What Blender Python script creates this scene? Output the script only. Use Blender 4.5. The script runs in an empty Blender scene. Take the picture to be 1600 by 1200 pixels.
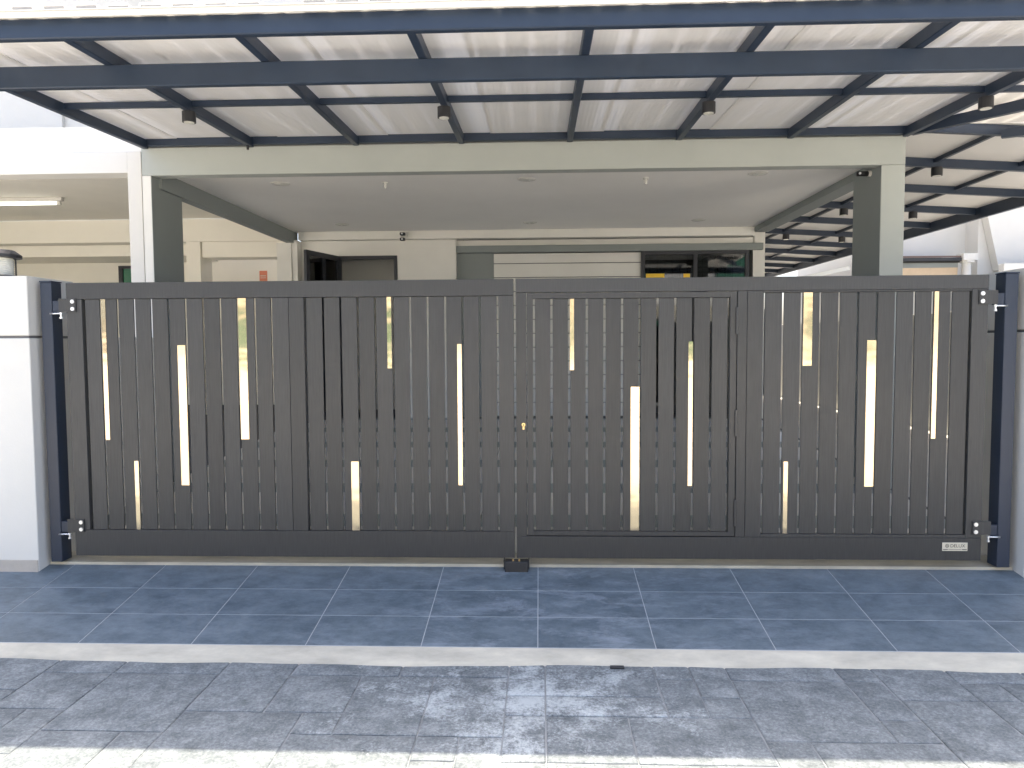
import bpy, bmesh, math, random
from mathutils import Vector, Matrix

scn = bpy.context.scene
col = scn.collection
R = math.radians
random.seed(7)

# ------------------------------------------------------------------ camera
CAMP = Vector((0.0145, -4.504, 1.430))
yaw, pitch, roll = 0.0381821, 0.0561806, -0.0057420
fw = Vector((-math.sin(yaw)*math.cos(pitch), math.cos(yaw)*math.cos(pitch), -math.sin(pitch)))
r0 = Vector((math.cos(yaw), math.sin(yaw), 0.0))
u0 = r0.cross(fw)
rr = math.cos(roll)*r0 + math.sin(roll)*u0
uu = -math.sin(roll)*r0 + math.cos(roll)*u0
cd = bpy.data.cameras.new('camera')
cd.sensor_width = 36.0
cd.lens = 36.0*1134.07/1600.0
cd.clip_start = 0.05
cd.clip_end = 3000.0
cam = bpy.data.objects.new('camera', cd)
cam.matrix_world = Matrix(((rr.x, uu.x, -fw.x, CAMP.x), (rr.y, uu.y, -fw.y, CAMP.y), (rr.z, uu.z, -fw.z, CAMP.z), (0, 0, 0, 1)))
col.objects.link(cam)
scn.camera = cam

# ------------------------------------------------------------------ light
SUN_EL, SUN_AZ = R(72.6), R(4.0)       # azimuth clockwise from +Y
world = bpy.data.worlds.new('World')
scn.world = world
world.use_nodes = True
wn = world.node_tree
for n in list(wn.nodes): wn.nodes.remove(n)
sky = wn.nodes.new('ShaderNodeTexSky'); sky.sky_type = 'NISHITA'; sky.sun_disc = False
sky.sun_elevation = SUN_EL; sky.sun_rotation = SUN_AZ
sky.air_density = 0.8; sky.dust_density = 4.5; sky.ozone_density = 1.0
bg = wn.nodes.new('ShaderNodeBackground'); bg.inputs['Strength'].default_value = 0.15
wo = wn.nodes.new('ShaderNodeOutputWorld')
wn.links.new(sky.outputs[0], bg.inputs[0]); wn.links.new(bg.outputs[0], wo.inputs[0])
sl = bpy.data.lights.new('sun', 'SUN'); sl.energy = 3.3; sl.angle = R(0.53); sl.color = (1.0, 0.895, 0.72)
so = bpy.data.objects.new('sun', sl); col.objects.link(so)
sv = Vector((math.sin(SUN_AZ)*math.cos(SUN_EL), math.cos(SUN_AZ)*math.cos(SUN_EL), math.sin(SUN_EL)))
so.rotation_mode = 'QUATERNION'; so.rotation_quaternion = sv.to_track_quat('Z', 'Y'); so.location = (0, 20, 40)
scn.view_settings.view_transform = 'Standard'
scn.view_settings.look = 'None'
scn.view_settings.gamma = 1.0
scn.view_settings.use_curve_mapping = False
scn.view_settings.exposure = 2.0
scn.render.engine = 'CYCLES'
scn.cycles.max_bounces = 10
scn.cycles.diffuse_bounces = 6
scn.cycles.transmission_bounces = 6

# ------------------------------------------------------------------ materials
def mat(name, base, rough=0.6, var=0.0, vscale=3.0, bump=0.0, bscale=60.0, metal=0.0, stretch=(1, 1, 1), base2=None, spec=0.5, coat=0.0):
    m = bpy.data.materials.new(name); m.use_nodes = True
    nt = m.node_tree; N = nt.nodes; L = nt.links
    b = N['Principled BSDF']
    b.inputs['Base Color'].default_value = (*base, 1)
    b.inputs['Roughness'].default_value = rough
    b.inputs['Metallic'].default_value = metal
    b.inputs['Specular IOR Level'].default_value = spec
    if coat: b.inputs['Coat Weight'].default_value = coat; b.inputs['Coat Roughness'].default_value = 0.15
    g = N.new('ShaderNodeNewGeometry')
    mp = N.new('ShaderNodeMapping'); mp.inputs['Scale'].default_value = stretch
    L.new(g.outputs['Position'], mp.inputs['Vector'])
    if var or base2:
        n = N.new('ShaderNodeTexNoise'); n.inputs['Scale'].default_value = vscale; n.inputs['Detail'].default_value = 7; n.inputs['Roughness'].default_value = 0.65
        L.new(mp.outputs[0], n.inputs['Vector'])
        cr = N.new('ShaderNodeValToRGB')
        cr.color_ramp.elements[0].position = 0.3; cr.color_ramp.elements[1].position = 0.72
        b2 = base2 if base2 else tuple(min(1, c*(1+var)) for c in base)
        b1 = base if base2 else tuple(c*(1-var) for c in base)
        cr.color_ramp.elements[0].color = (*b1, 1); cr.color_ramp.elements[1].color = (*b2, 1)
        L.new(n.outputs['Fac'], cr.inputs[0]); L.new(cr.outputs[0], b.inputs['Base Color'])
        mr = N.new('ShaderNodeMapRange'); mr.inputs['To Min'].default_value = max(0.02, rough-0.08); mr.inputs['To Max'].default_value = min(1, rough+0.1)
        L.new(n.outputs['Fac'], mr.inputs['Value']); L.new(mr.outputs[0], b.inputs['Roughness'])
    if bump:
        n2 = N.new('ShaderNodeTexNoise'); n2.inputs['Scale'].default_value = bscale; n2.inputs['Detail'].default_value = 5
        L.new(mp.outputs[0], n2.inputs['Vector'])
        bp = N.new('ShaderNodeBump'); bp.inputs['Strength'].default_value = bump; bp.inputs['Distance'].default_value = 0.004
        L.new(n2.outputs['Fac'], bp.inputs['Height']); L.new(bp.outputs[0], b.inputs['Normal'])
    return m

M = {}
M['wall'] = mat('paint_grey_white', (0.74, 0.73, 0.68), 0.7, 0.05, 1.2, 0.15, 90)
M['white'] = mat('paint_white', (0.635, 0.625, 0.585), 0.75, 0.04, 1.5, 0.15, 90)
M['frame_paint'] = mat('paint_sage_white', (0.385, 0.412, 0.39), 0.7, 0.05, 1.2, 0.15, 90)
M['ceiling'] = mat('ceiling_paint', (0.88, 0.87, 0.835), 0.8, 0.03, 1.0, 0.05, 90)
M['cream'] = mat('paint_cream', (0.88, 0.85, 0.76), 0.75, 0.04, 1.2, 0.1, 90)
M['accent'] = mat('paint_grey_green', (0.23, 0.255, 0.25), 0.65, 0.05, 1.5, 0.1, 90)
M['steel'] = mat('steel_blue_black', (0.017, 0.030, 0.056), 0.42, 0.12, 4, 0.12, 25)
M['post'] = mat('post_steel', (0.012, 0.022, 0.044), 0.38, 0.1, 4, 0.05, 25, stretch=(1, 1, .1))
M['dark_frame'] = mat('dark_frame', (0.02, 0.022, 0.03), 0.4, 0.1, 3)
M['black'] = mat('black_plastic', (0.018, 0.019, 0.022), 0.45, 0.1, 8)
M['chrome'] = mat('zinc_bolt', (0.75, 0.76, 0.78), 0.28, 0.04, 30, metal=1.0)
M['brass'] = mat('brass', (0.80, 0.58, 0.28), 0.3, 0.05, 20, metal=1.0)
M['skirt'] = mat('skirting_tile', (0.42, 0.39, 0.35), 0.5, 0.1, 9, 0.1, 60)
M['groove'] = mat('groove_shadow_joint', (0.13, 0.13, 0.13), 0.8, 0.05, 5)
M['cement'] = mat('cement_screed', (0.36, 0.34, 0.28), 0.85, 0, 2.6, 0.35, 70, base2=(0.62, 0.58, 0.47), stretch=(1, 3, 1))
M['grout'] = mat('pale_grout', (0.40, 0.42, 0.42), 0.9, 0.1, 8, 0.2, 80)
M['street'] = mat('street_concrete', (0.46, 0.44, 0.40), 0.85, 0.2, 1.5, 0.4, 60)
M['yellow'] = mat('yellow_panel', (0.85, 0.55, 0.03), 0.4, 0.05, 6)
M['red'] = mat('orange_red_notice', (0.70, 0.22, 0.12), 0.5, 0.05, 12)
M['paper'] = mat('notice_print', (0.75, 0.62, 0.52), 0.6, 0.05, 12)
M['roof'] = mat('roof_tile_brown', (0.16, 0.11, 0.09), 0.7, 0.2, 6)
M['soffit_wood'] = mat('eave_board', (0.55, 0.42, 0.28), 0.6, 0.1, 5)
M['bedding'] = mat('apron_joint', (0.25, 0.265, 0.27), 0.9, 0.25, 6, 0.3, 70)
M['rib_shade'] = mat('grey_rib_shade', (0.33, 0.33, 0.33), 0.9, 0.1, 20)  # grey that stands in for the shade inside the open rib ends
M['plate'] = mat('name_plate', (0.62, 0.60, 0.52), 0.32, 0.05, 20, metal=0.6)
M['interior_floor'] = mat('porch_tile', (0.52, 0.51, 0.49), 0.3, 0.12, 2.5)
M['bedding_in'] = mat('porch_grout', (0.08, 0.08, 0.08), 0.9, 0.1, 5)
M['curtain_wall'] = mat('room_wall', (0.50, 0.47, 0.42), 0.8, 0.05, 2)
M['pale_bar'] = mat('aluminium_bar', (0.70, 0.68, 0.62), 0.35, 0.05, 8, metal=0.5)

def glass_mat(name, tint, rough=0.03, alpha_mix=0.6):
    m = bpy.data.materials.new(name); m.use_nodes = True
    nt = m.node_tree; N = nt.nodes; L = nt.links
    for n in list(N): N.remove(n)
    o = N.new('ShaderNodeOutputMaterial'); mx = N.new('ShaderNodeMixShader'); t = N.new('ShaderNodeBsdfTransparent'); g = N.new('ShaderNodeBsdfGlossy')
    fr = N.new('ShaderNodeFresnel'); fr.inputs['IOR'].default_value = 1.5
    t.inputs['Color'].default_value = (*tint, 1); g.inputs['Roughness'].default_value = rough
    ad = N.new('ShaderNodeMath'); ad.operation = 'ADD'; ad.inputs[1].default_value = 0.06
    L.new(fr.outputs[0], ad.inputs[0]); L.new(ad.outputs[0], mx.inputs['Fac'])
    L.new(t.outputs[0], mx.inputs[1]); L.new(g.outputs[0], mx.inputs[2]); L.new(mx.outputs[0], o.inputs['Surface'])
    return m
M['glass_dark'] = glass_mat('tinted_glass', (0.25, 0.3, 0.33))
M['glass_green'] = mat('green_glass', (0.06, 0.20, 0.13), 0.15, 0.1, 2, spec=0.6)
M['glass_lamp'] = mat('ribbed_lamp_glass', (0.72, 0.72, 0.66), 0.25, 0.05, 20)

def gate_mat():
    m = mat('charcoal_woodgrain_aluminium', (0.040, 0.040, 0.040), 0.36)
    nt = m.node_tree; N = nt.nodes; L = nt.links; b = N['Principled BSDF']
    tc = N.new('ShaderNodeNewGeometry'); mp = N.new('ShaderNodeMapping'); mp.inputs['Scale'].default_value = (1, 1, 0.035)
    L.new(tc.outputs['Position'], mp.inputs['Vector'])
    n = N.new('ShaderNodeTexNoise'); n.inputs['Scale'].default_value = 190; n.inputs['Detail'].default_value = 4; n.inputs['Roughness'].default_value = .7
    L.new(mp.outputs[0], n.inputs['Vector'])
    n2 = N.new('ShaderNodeTexNoise'); n2.inputs['Scale'].default_value = 1.3; n2.inputs['Detail'].default_value = 3
    L.new(tc.outputs['Position'], n2.inputs['Vector'])
    oi = N.new('ShaderNodeObjectInfo')
    cr = N.new('ShaderNodeValToRGB'); cr.color_ramp.elements[0].position = .3; cr.color_ramp.elements[1].position = .75
    cr.color_ramp.elements[0].color = (0.021, 0.022, 0.023, 1); cr.color_ramp.elements[1].color = (0.045, 0.046, 0.047, 1)
    L.new(n.outputs['Fac'], cr.inputs[0])
    mr = N.new('ShaderNodeMapRange'); mr.inputs['To Min'].default_value = .86; mr.inputs['To Max'].default_value = 1.14
    L.new(oi.outputs['Random'], mr.inputs['Value'])
    mu = N.new('ShaderNodeVectorMath'); mu.operation = 'SCALE'
    L.new(cr.outputs[0], mu.inputs[0]); L.new(mr.outputs[0], mu.inputs['Scale'])
    L.new(mu.outputs[0], b.inputs['Base Color'])
    m2 = N.new('ShaderNodeMapRange'); m2.inputs['To Min'].default_value = .3; m2.inputs['To Max'].default_value = .48
    L.new(n2.outputs['Fac'], m2.inputs['Value']); L.new(m2.outputs[0], b.inputs['Roughness'])
    bp = N.new('ShaderNodeBump'); bp.inputs['Strength'].default_value = .25; bp.inputs['Distance'].default_value = .001
    L.new(n.outputs['Fac'], bp.inputs['Height']); L.new(bp.outputs[0], b.inputs['Normal'])
    return m
M['gate'] = gate_mat()

def gold_mat():
    m = mat('mirror_gold_steel', (0.71, 0.585, 0.41), 0.11, metal=1.0)
    nt = m.node_tree; N = nt.nodes; L = nt.links; b = N['Principled BSDF']
    tc = N.new('ShaderNodeNewGeometry'); mp = N.new('ShaderNodeMapping'); mp.inputs['Scale'].default_value = (0.6, 1, 1)
    L.new(tc.outputs['Position'], mp.inputs['Vector'])
    n = N.new('ShaderNodeTexNoise'); n.inputs['Scale'].default_value = 7; n.inputs['Detail'].default_value = 2
    L.new(mp.outputs[0], n.inputs['Vector'])
    bp = N.new('ShaderNodeBump'); bp.inputs['Strength'].default_value = .5; bp.inputs['Distance'].default_value = .004
    L.new(n.outputs['Fac'], bp.inputs['Height']); L.new(bp.outputs[0], b.inputs['Normal'])
    return m
M['gold'] = gold_mat()

def panel_mat(name, axis, colr, trans=.24):
    # white multi-ribbed roof sheet: satin, faintly translucent, ribs along one axis
    m = bpy.data.materials.new(name); m.use_nodes = True
    nt = m.node_tree; N = nt.nodes; L = nt.links
    b = N['Principled BSDF']; o = N['Material Output']
    b.inputs['Base Color'].default_value = (*colr, 1); b.inputs['Roughness'].default_value = 0.42
    g = N.new('ShaderNodeNewGeometry'); sx = N.new('ShaderNodeSeparateXYZ'); L.new(g.outputs['Position'], sx.inputs[0])
    k = N.new('ShaderNodeMath'); k.operation = 'MULTIPLY'; k.inputs[1].default_value = 2*math.pi/0.033
    L.new(sx.outputs[axis], k.inputs[0])
    s = N.new('ShaderNodeMath'); s.operation = 'SINE'; L.new(k.outputs[0], s.inputs[0])
    mp = N.new('ShaderNodeMapping'); sc = [0.35, 0.35, 0.35]; sc[axis] = 9.0; mp.inputs['Scale'].default_value = sc
    L.new(g.outputs['Position'], mp.inputs['Vector'])
    n = N.new('ShaderNodeTexNoise'); n.inputs['Scale'].default_value = 2.2; n.inputs['Detail'].default_value = 5; L.new(mp.outputs[0], n.inputs['Vector'])
    ad = N.new('ShaderNodeMath'); ad.operation = 'MULTIPLY_ADD'; ad.inputs[1].default_value = .6
    L.new(n.outputs['Fac'], ad.inputs[0]); L.new(s.outputs[0], ad.inputs[2])
    bp = N.new('ShaderNodeBump'); bp.inputs['Strength'].default_value = .28; bp.inputs['Distance'].default_value = .0016
    L.new(ad.outputs[0], bp.inputs['Height']); L.new(bp.outputs[0], b.inputs['Normal'])
    cr = N.new('ShaderNodeValToRGB'); cr.color_ramp.elements[0].position = .32; cr.color_ramp.elements[1].position = .62
    cr.color_ramp.elements[0].color = (*[c*.965 for c in colr], 1); cr.color_ramp.elements[1].color = (*colr, 1)
    L.new(n.outputs['Fac'], cr.inputs[0]); L.new(cr.outputs[0], b.inputs['Base Color'])
    t = N.new('ShaderNodeBsdfTranslucent'); t.inputs['Color'].default_value = (0.92, 0.91, 0.88, 1)
    mx = N.new('ShaderNodeMixShader'); mx.inputs['Fac'].default_value = trans
    L.new(b.outputs[0], mx.inputs[1]); L.new(t.outputs[0], mx.inputs[2]); L.new(mx.outputs[0], o.inputs['Surface'])
    return m
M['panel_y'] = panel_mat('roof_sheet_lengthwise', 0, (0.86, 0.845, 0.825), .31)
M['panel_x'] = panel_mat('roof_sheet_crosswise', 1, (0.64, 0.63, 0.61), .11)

def tile_mat():
    m = bpy.data.materials.new('slate_blue_floor_tile'); m.use_nodes = True
    nt = m.node_tree; N = nt.nodes; L = nt.links; b = N['Principled BSDF']
    g = N.new('ShaderNodeNewGeometry'); oi = N.new('ShaderNodeObjectInfo')
    add = N.new('ShaderNodeVectorMath'); add.operation = 'ADD'
    k = N.new('ShaderNodeVectorMath'); k.operation = 'SCALE'; k.inputs['Scale'].default_value = 37.0
    cx = N.new('ShaderNodeCombineXYZ')
    L.new(oi.outputs['Random'], cx.inputs[0]); L.new(oi.outputs['Random'], cx.inputs[1]); L.new(cx.outputs[0], k.inputs[0])
    L.new(g.outputs['Position'], add.inputs[0]); L.new(k.outputs[0], add.inputs[1])
    mp = N.new('ShaderNodeMapping'); mp.inputs['Scale'].default_value = (1, 1.5, 1); mp.inputs['Rotation'].default_value = (0, 0, .35)
    L.new(add.outputs[0], mp.inputs['Vector'])
    n = N.new('ShaderNodeTexNoise'); n.inputs['Scale'].default_value = 4.5; n.inputs['Detail'].default_value = 13; n.inputs['Roughness'].default_value = .80; n.inputs['Distortion'].default_value = .12
    L.new(mp.outputs[0], n.inputs['Vector'])
    cr = N.new('ShaderNodeValToRGB'); e = cr.color_ramp.elements
    e[0].position = .32; e[0].color = (0.060, 0.082, 0.100, 1); e[1].position = .70; e[1].color = (0.185, 0.225, 0.25, 1)
    x = e.new(.5); x.color = (0.118, 0.152, 0.176, 1)
    L.new(n.outputs['Fac'], cr.inputs[0])
    # dusty scuffs, real marks on the tiles, densest in front of the gate's middle
    n3 = N.new('ShaderNodeTexNoise'); n3.inputs['Scale'].default_value = 3.2; n3.inputs['Detail'].default_value = 9; n3.inputs['Roughness'].default_value = .78; n3.inputs['Distortion'].default_value = .4
    mp3 = N.new('ShaderNodeMapping'); mp3.inputs['Rotation'].default_value = (0, 0, -.7); mp3.inputs['Scale'].default_value = (1, 2.6, 1)
    L.new(g.outputs['Position'], mp3.inputs['Vector']); L.new(mp3.outputs[0], n3.inputs['Vector'])
    c3 = N.new('ShaderNodeValToRGB'); c3.color_ramp.elements[0].position = .50; c3.color_ramp.elements[1].position = .66
    L.new(n3.outputs['Fac'], c3.inputs[0])
    sx = N.new('ShaderNodeSeparateXYZ'); L.new(g.outputs['Position'], sx.inputs[0])
    a = N.new('ShaderNodeMath'); a.operation = 'SUBTRACT'; a.inputs[1].default_value = .15; L.new(sx.outputs[0], a.inputs[0])
    a2 = N.new('ShaderNodeMath'); a2.operation = 'ABSOLUTE'; L.new(a.outputs[0], a2.inputs[0])
    mr = N.new('ShaderNodeMapRange'); mr.inputs['From Min'].default_value = .3; mr.inputs['From Max'].default_value = 1.5; mr.inputs['To Min'].default_value = .75; mr.inputs['To Max'].default_value = .25
    L.new(a2.outputs[0], mr.inputs['Value'])
    mu = N.new('ShaderNodeMath'); mu.operation = 'MULTIPLY'; L.new(c3.outputs[0], mu.inputs[0]); L.new(mr.outputs[0], mu.inputs[1])
    mx = N.new('ShaderNodeMix'); mx.data_type = 'RGBA'; mx.inputs['B'].default_value = (0.27, 0.31, 0.35, 1)
    L.new(cr.outputs[0], mx.inputs['A']); L.new(mu.outputs[0], mx.inputs['Factor']); L.new(mx.outputs['Result'], b.inputs['Base Color'])
    m2 = N.new('ShaderNodeMapRange'); m2.inputs['To Min'].default_value = .32; m2.inputs['To Max'].default_value = .62
    L.new(n.outputs['Fac'], m2.inputs['Value']); L.new(m2.outputs[0], b.inputs['Roughness'])
    bp = N.new('ShaderNodeBump'); bp.inputs['Strength'].default_value = .3; bp.inputs['Distance'].default_value = .003
    L.new(n.outputs['Fac'], bp.inputs['Height']); L.new(bp.outputs[0], b.inputs['Normal'])
    return m
M['tile'] = tile_mat()

def slab_mat():
    m = bpy.data.materials.new('stamped_grey_stone'); m.use_nodes = True
    nt = m.node_tree; N = nt.nodes; L = nt.links; b = N['Principled BSDF']
    g = N.new('ShaderNodeNewGeometry'); oi = N.new('ShaderNodeObjectInfo')
    cx = N.new('ShaderNodeCombineXYZ'); L.new(oi.outputs['Random'], cx.inputs[0])
    k = N.new('ShaderNodeVectorMath'); k.operation = 'SCALE'; k.inputs['Scale'].default_value = 11.0; L.new(cx.outputs[0], k.inputs[0])
    add = N.new('ShaderNodeVectorMath'); add.operation = 'ADD'; L.new(g.outputs['Position'], add.inputs[0]); L.new(k.outputs[0], add.inputs[1])
    n = N.new('ShaderNodeTexNoise'); n.inputs['Scale'].default_value = 7; n.inputs['Detail'].default_value = 14; n.inputs['Roughness'].default_value = .84; n.inputs['Distortion'].default_value = .15
    L.new(add.outputs[0], n.inputs['Vector'])
    sp = N.new('ShaderNodeTexNoise'); sp.inputs['Scale'].default_value = 75; sp.inputs['Detail'].default_value = 4; sp.inputs['Roughness'].default_value = .8
    L.new(g.outputs['Position'], sp.inputs['Vector'])
    m1 = N.new('ShaderNodeMath'); m1.operation = 'MULTIPLY_ADD'; m1.inputs[1].default_value = .55; m1.inputs[2].default_value = -.275
    L.new(sp.outputs['Fac'], m1.inputs[0])
    m2 = N.new('ShaderNodeMath'); m2.operation = 'ADD'; L.new(n.outputs['Fac'], m2.inputs[0]); L.new(m1.outputs[0], m2.inputs[1])
    cr = N.new('ShaderNodeValToRGB'); e = cr.color_ramp.elements
    e[0].position = .34; e[0].color = (0.074, 0.087, 0.093, 1); e[1].position = .68; e[1].color = (0.29, 0.315, 0.32, 1)
    x = e.new(.5); x.color = (0.150, 0.171, 0.180, 1)
    L.new(m2.outputs[0], cr.inputs[0])
    # white efflorescence stain left by washed cement: blotchy, centred in front of the gate's middle
    mp = N.new('ShaderNodeMapping'); mp.vector_type = 'POINT'; mp.inputs['Location'].default_value = (-.02, 1.35, .17)
    mp.inputs['Scale'].default_value = (1, 1, 1)
    L.new(g.outputs['Position'], mp.inputs['Vector'])
    sc = N.new('ShaderNodeVectorMath'); sc.operation = 'MULTIPLY'; sc.inputs[1].default_value = (.95, 1.25, 0)
    L.new(mp.outputs[0], sc.inputs[0])
    ln = N.new('ShaderNodeVectorMath'); ln.operation = 'LENGTH'; L.new(sc.outputs[0], ln.inputs[0])
    mr = N.new('ShaderNodeMapRange'); mr.inputs['From Min'].default_value = .1; mr.inputs['From Max'].default_value = 1.1; mr.inputs['To Min'].default_value = .135; mr.inputs['To Max'].default_value = -.13
    L.new(ln.outputs['Value'], mr.inputs['Value'])
    n3 = N.new('ShaderNodeTexNoise'); n3.inputs['Scale'].default_value = 3.9; n3.inputs['Detail'].default_value = 9; n3.inputs['Roughness'].default_value = .76; n3.inputs['Distortion'].default_value = .25
    L.new(g.outputs['Position'], n3.inputs['Vector'])
    sm = N.new('ShaderNodeMath'); sm.operation = 'ADD'; L.new(n3.outputs['Fac'], sm.inputs[0]); L.new(mr.outputs[0], sm.inputs[1])
    c3 = N.new('ShaderNodeValToRGB'); c3.color_ramp.elements[0].position = .53; c3.color_ramp.elements[1].position = .70
    sm2 = N.new('ShaderNodeMath'); sm2.operation = 'MULTIPLY_ADD'; sm2.inputs[1].default_value = .7; L.new(m1.outputs[0], sm2.inputs[0]); L.new(sm.outputs[0], sm2.inputs[2]); L.new(sm2.outputs[0], c3.inputs[0])
    f = N.new('ShaderNodeMath'); f.operation = 'MULTIPLY'; f.inputs[1].default_value = .68; L.new(c3.outputs[0], f.inputs[0])
    mx = N.new('ShaderNodeMix'); mx.data_type = 'RGBA'; mx.inputs['B'].default_value = (0.52, 0.57, 0.58, 1)
    L.new(cr.outputs[0], mx.inputs['A']); L.new(f.outputs[0], mx.inputs['Factor']); L.new(mx.outputs['Result'], b.inputs['Base Color'])
    b.inputs['Roughness'].default_value = .68
    bp = N.new('ShaderNodeBump'); bp.inputs['Strength'].default_value = .7; bp.inputs['Distance'].default_value = .006
    L.new(m2.outputs[0], bp.inputs['Height']); L.new(bp.outputs[0], b.inputs['Normal'])
    return m
M['slab'] = slab_mat()

def lamp_mat():
    m = bpy.data.materials.new('lit_tube'); m.use_nodes = True
    b = m.node_tree.nodes['Principled BSDF']; b.inputs['Base Color'].default_value = (.9, .9, .85, 1)
    b.inputs['Emission Color'].default_value = (1, .97, .85, 1); b.inputs['Emission Strength'].default_value = 1.0
    return m
M['tube'] = lamp_mat()

# ------------------------------------------------------------------ mesh helpers
def add_box(bm, x0, x1, y0, y1, z0, z1, shear=0.0):
    """axis box; shear = dz/dy so long members can follow a slope"""
    vs = []
    for x in (x0, x1):
        for y in (y0, y1):
            for z in (z0, z1):
                vs.append(bm.verts.new((x, y, z + shear*(y-y0))))
    f = [(0, 1, 3, 2), (4, 6, 7, 5), (0, 4, 5, 1), (2, 3, 7, 6), (0, 2, 6, 4), (1, 5, 7, 3)]
    for a in f: bm.faces.new([vs[i] for i in a])
    return vs

def bevel(bm, w):
    bmesh.ops.bevel(bm, geom=list(bm.edges), offset=w, offset_type='OFFSET', segments=1, affect='EDGES', clamp_overlap=True)

def add_bar(bm, p, q, w, h, up=Vector((0, 0, 1))):
    """box bar whose TOP face centre line runs p->q, width w, height h hanging below"""
    p = Vector(p); q = Vector(q); d = (q-p).normalized(); s = d.cross(up).normalized(); n = s.cross(d).normalized()
    vs = []
    for e in (p, q):
        for a in (-w/2, w/2):
            for b in (0, -h):
                vs.append(bm.verts.new(e + s*a + n*b))
    f = [(0, 1, 3, 2), (4, 6, 7, 5), (0, 4, 5, 1), (2, 3, 7, 6), (0, 2, 6, 4), (1, 5, 7, 3)]
    for a in f: bm.faces.new([vs[i] for i in a])

def add_cyl(bm, c, r, z0, z1, seg=16, r2=None, axis='Z', caps=True):
    r2 = r if r2 is None else r2
    A, B = [], []
    for i in range(seg):
        a = 2*math.pi*i/seg
        def pt(rad, t):
            u, v = rad*math.cos(a), rad*math.sin(a)
            if axis == 'Z': return (c[0]+u, c[1]+v, t)
            if axis == 'Y': return (c[0]+u, t, c[1]+v)
            return (t, c[0]+u, c[1]+v)
        A.append(bm.verts.new(pt(r, z0))); B.append(bm.verts.new(pt(r2, z1)))
    for i in range(seg):
        j = (i+1) % seg
        bm.faces.new((A[i], A[j], B[j], B[i]))
    if caps:
        bm.faces.new(list(reversed(A))); bm.faces.new(B)

def add_prism_x(bm, pts, x0, x1):
    """closed (y,z) outline extruded along x"""
    A = [bm.verts.new((x0, y, z)) for y, z in pts]; B = [bm.verts.new((x1, y, z)) for y, z in pts]
    n = len(pts)
    for i in range(n): bm.faces.new((A[i], A[(i+1) % n], B[(i+1) % n], B[i]))
    bm.faces.new(list(reversed(A))); bm.faces.new(B)

def finish(name, bm, m, parent=None, smooth=False):
    bmesh.ops.recalc_face_normals(bm, faces=list(bm.faces))
    me = bpy.data.meshes.new(name); bm.to_mesh(me); bm.free()
    if m: me.materials.append(m)
    if smooth:
        for p in me.polygons: p.use_smooth = True
    o = bpy.data.objects.new(name, me); col.objects.link(o)
    if parent:
        o.parent = parent
        o.location = -world_loc(parent)   # vertices are written in world coordinates
    return o

def world_loc(o):
    v = Vector((0, 0, 0))
    while o: v = v + o.location; o = o.parent
    return v

def thing(name, label, cat, loc, group=None):
    o = bpy.data.objects.new(name, None); col.objects.link(o); o.location = loc; o.empty_display_size = .1
    o['label'] = label; o['category'] = cat
    if group: o['group'] = group
    return o

def tag(o, label, cat, group=None):
    o['label'] = label; o['category'] = cat
    if group: o['group'] = group
    return o

def part(name, parent, m, *boxes, bev=0.0, smooth=False):
    bm = bmesh.new()
    for b in boxes: add_box(bm, *b)
    if bev: bevel(bm, bev)
    return finish(name, bm, m, parent, smooth)

# ------------------------------------------------------------------ ground
S = 0.1471                                    # driveway slope
def fz(y): return S*y
bm = bmesh.new()
n = 24
ext = 600.0
xs = [-ext, -60, -12, -6, 6, 12, 60, ext]; ys = [-ext, -60, -12, -4, -1.0, 6, 20, 60, ext]
g = [[bm.verts.new((x, y, -0.215)) for y in ys] for x in xs]
for i in range(len(xs)-1):
    for j in range(len(ys)-1): bm.faces.new((g[i][j], g[i+1][j], g[i+1][j+1], g[i][j+1]))
o = finish('street', bm, M['street']); o['kind'] = 'structure'

# driveway of slate tiles
Y0, Y1 = 0.0335, -0.865
bm = bmesh.new()
dx0, dx1 = -3.62, 4.9
add_prism_x(bm, [(0.045, fz(.045)-.0016), (Y1-.01, fz(Y1-.01)-.0016), (Y1-.01, -.25), (0.045, -.25)], dx0, dx1)
drive = finish('driveway', bm, M['grout']); drive['kind'] = 'structure'
rows = [(-0.266+.0, 0.0425), (-0.266-.3, -0.266), (Y1, -0.566)]
GR = .0024
for (ya, yb) in rows:
    for k in range(-6, 8):
        xa, xb = .603*k, .603*(k+1)
        bm = bmesh.new()
        y0_, y1_ = ya+GR, yb-GR
        vs = add_box(bm, xa+GR, xb-GR, y0_, y1_, fz(y0_)-.008, fz(y0_), shear=S)
        bevel(bm, .0012)
        finish('tile', bm, M['tile'], drive)

# cement strip between driveway and apron, with a wavering lower edge
def wavy(x): return .012*math.sin(x*1.7)+.008*math.sin(x*4.3+1)+.004*math.sin(x*11)
bm = bmesh.new()
prev = None
NX = 120
for i in range(NX+1):
    x = dx0+(dx1-dx0)*i/NX
    yb = -0.985+wavy(x)
    cols = [bm.verts.new((x, Y1-.0105, fz(Y1)+.001)), bm.verts.new((x, Y1-.04, fz(Y1)-.004+.001*math.sin(x*7))), bm.verts.new((x, (Y1+yb)/2-.02, -.151+.002*math.sin(x*5))), bm.verts.new((x, yb, -.1655)), bm.verts.new((x, yb-.012, -.24))]
    if prev:
        for a in range(4): bm.faces.new((prev[a], prev[a+1], cols[a+1], cols[a]))
    prev = cols
o = finish('cement_kerb', bm, M['cement'], smooth=True); o['kind'] = 'structure'

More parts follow.
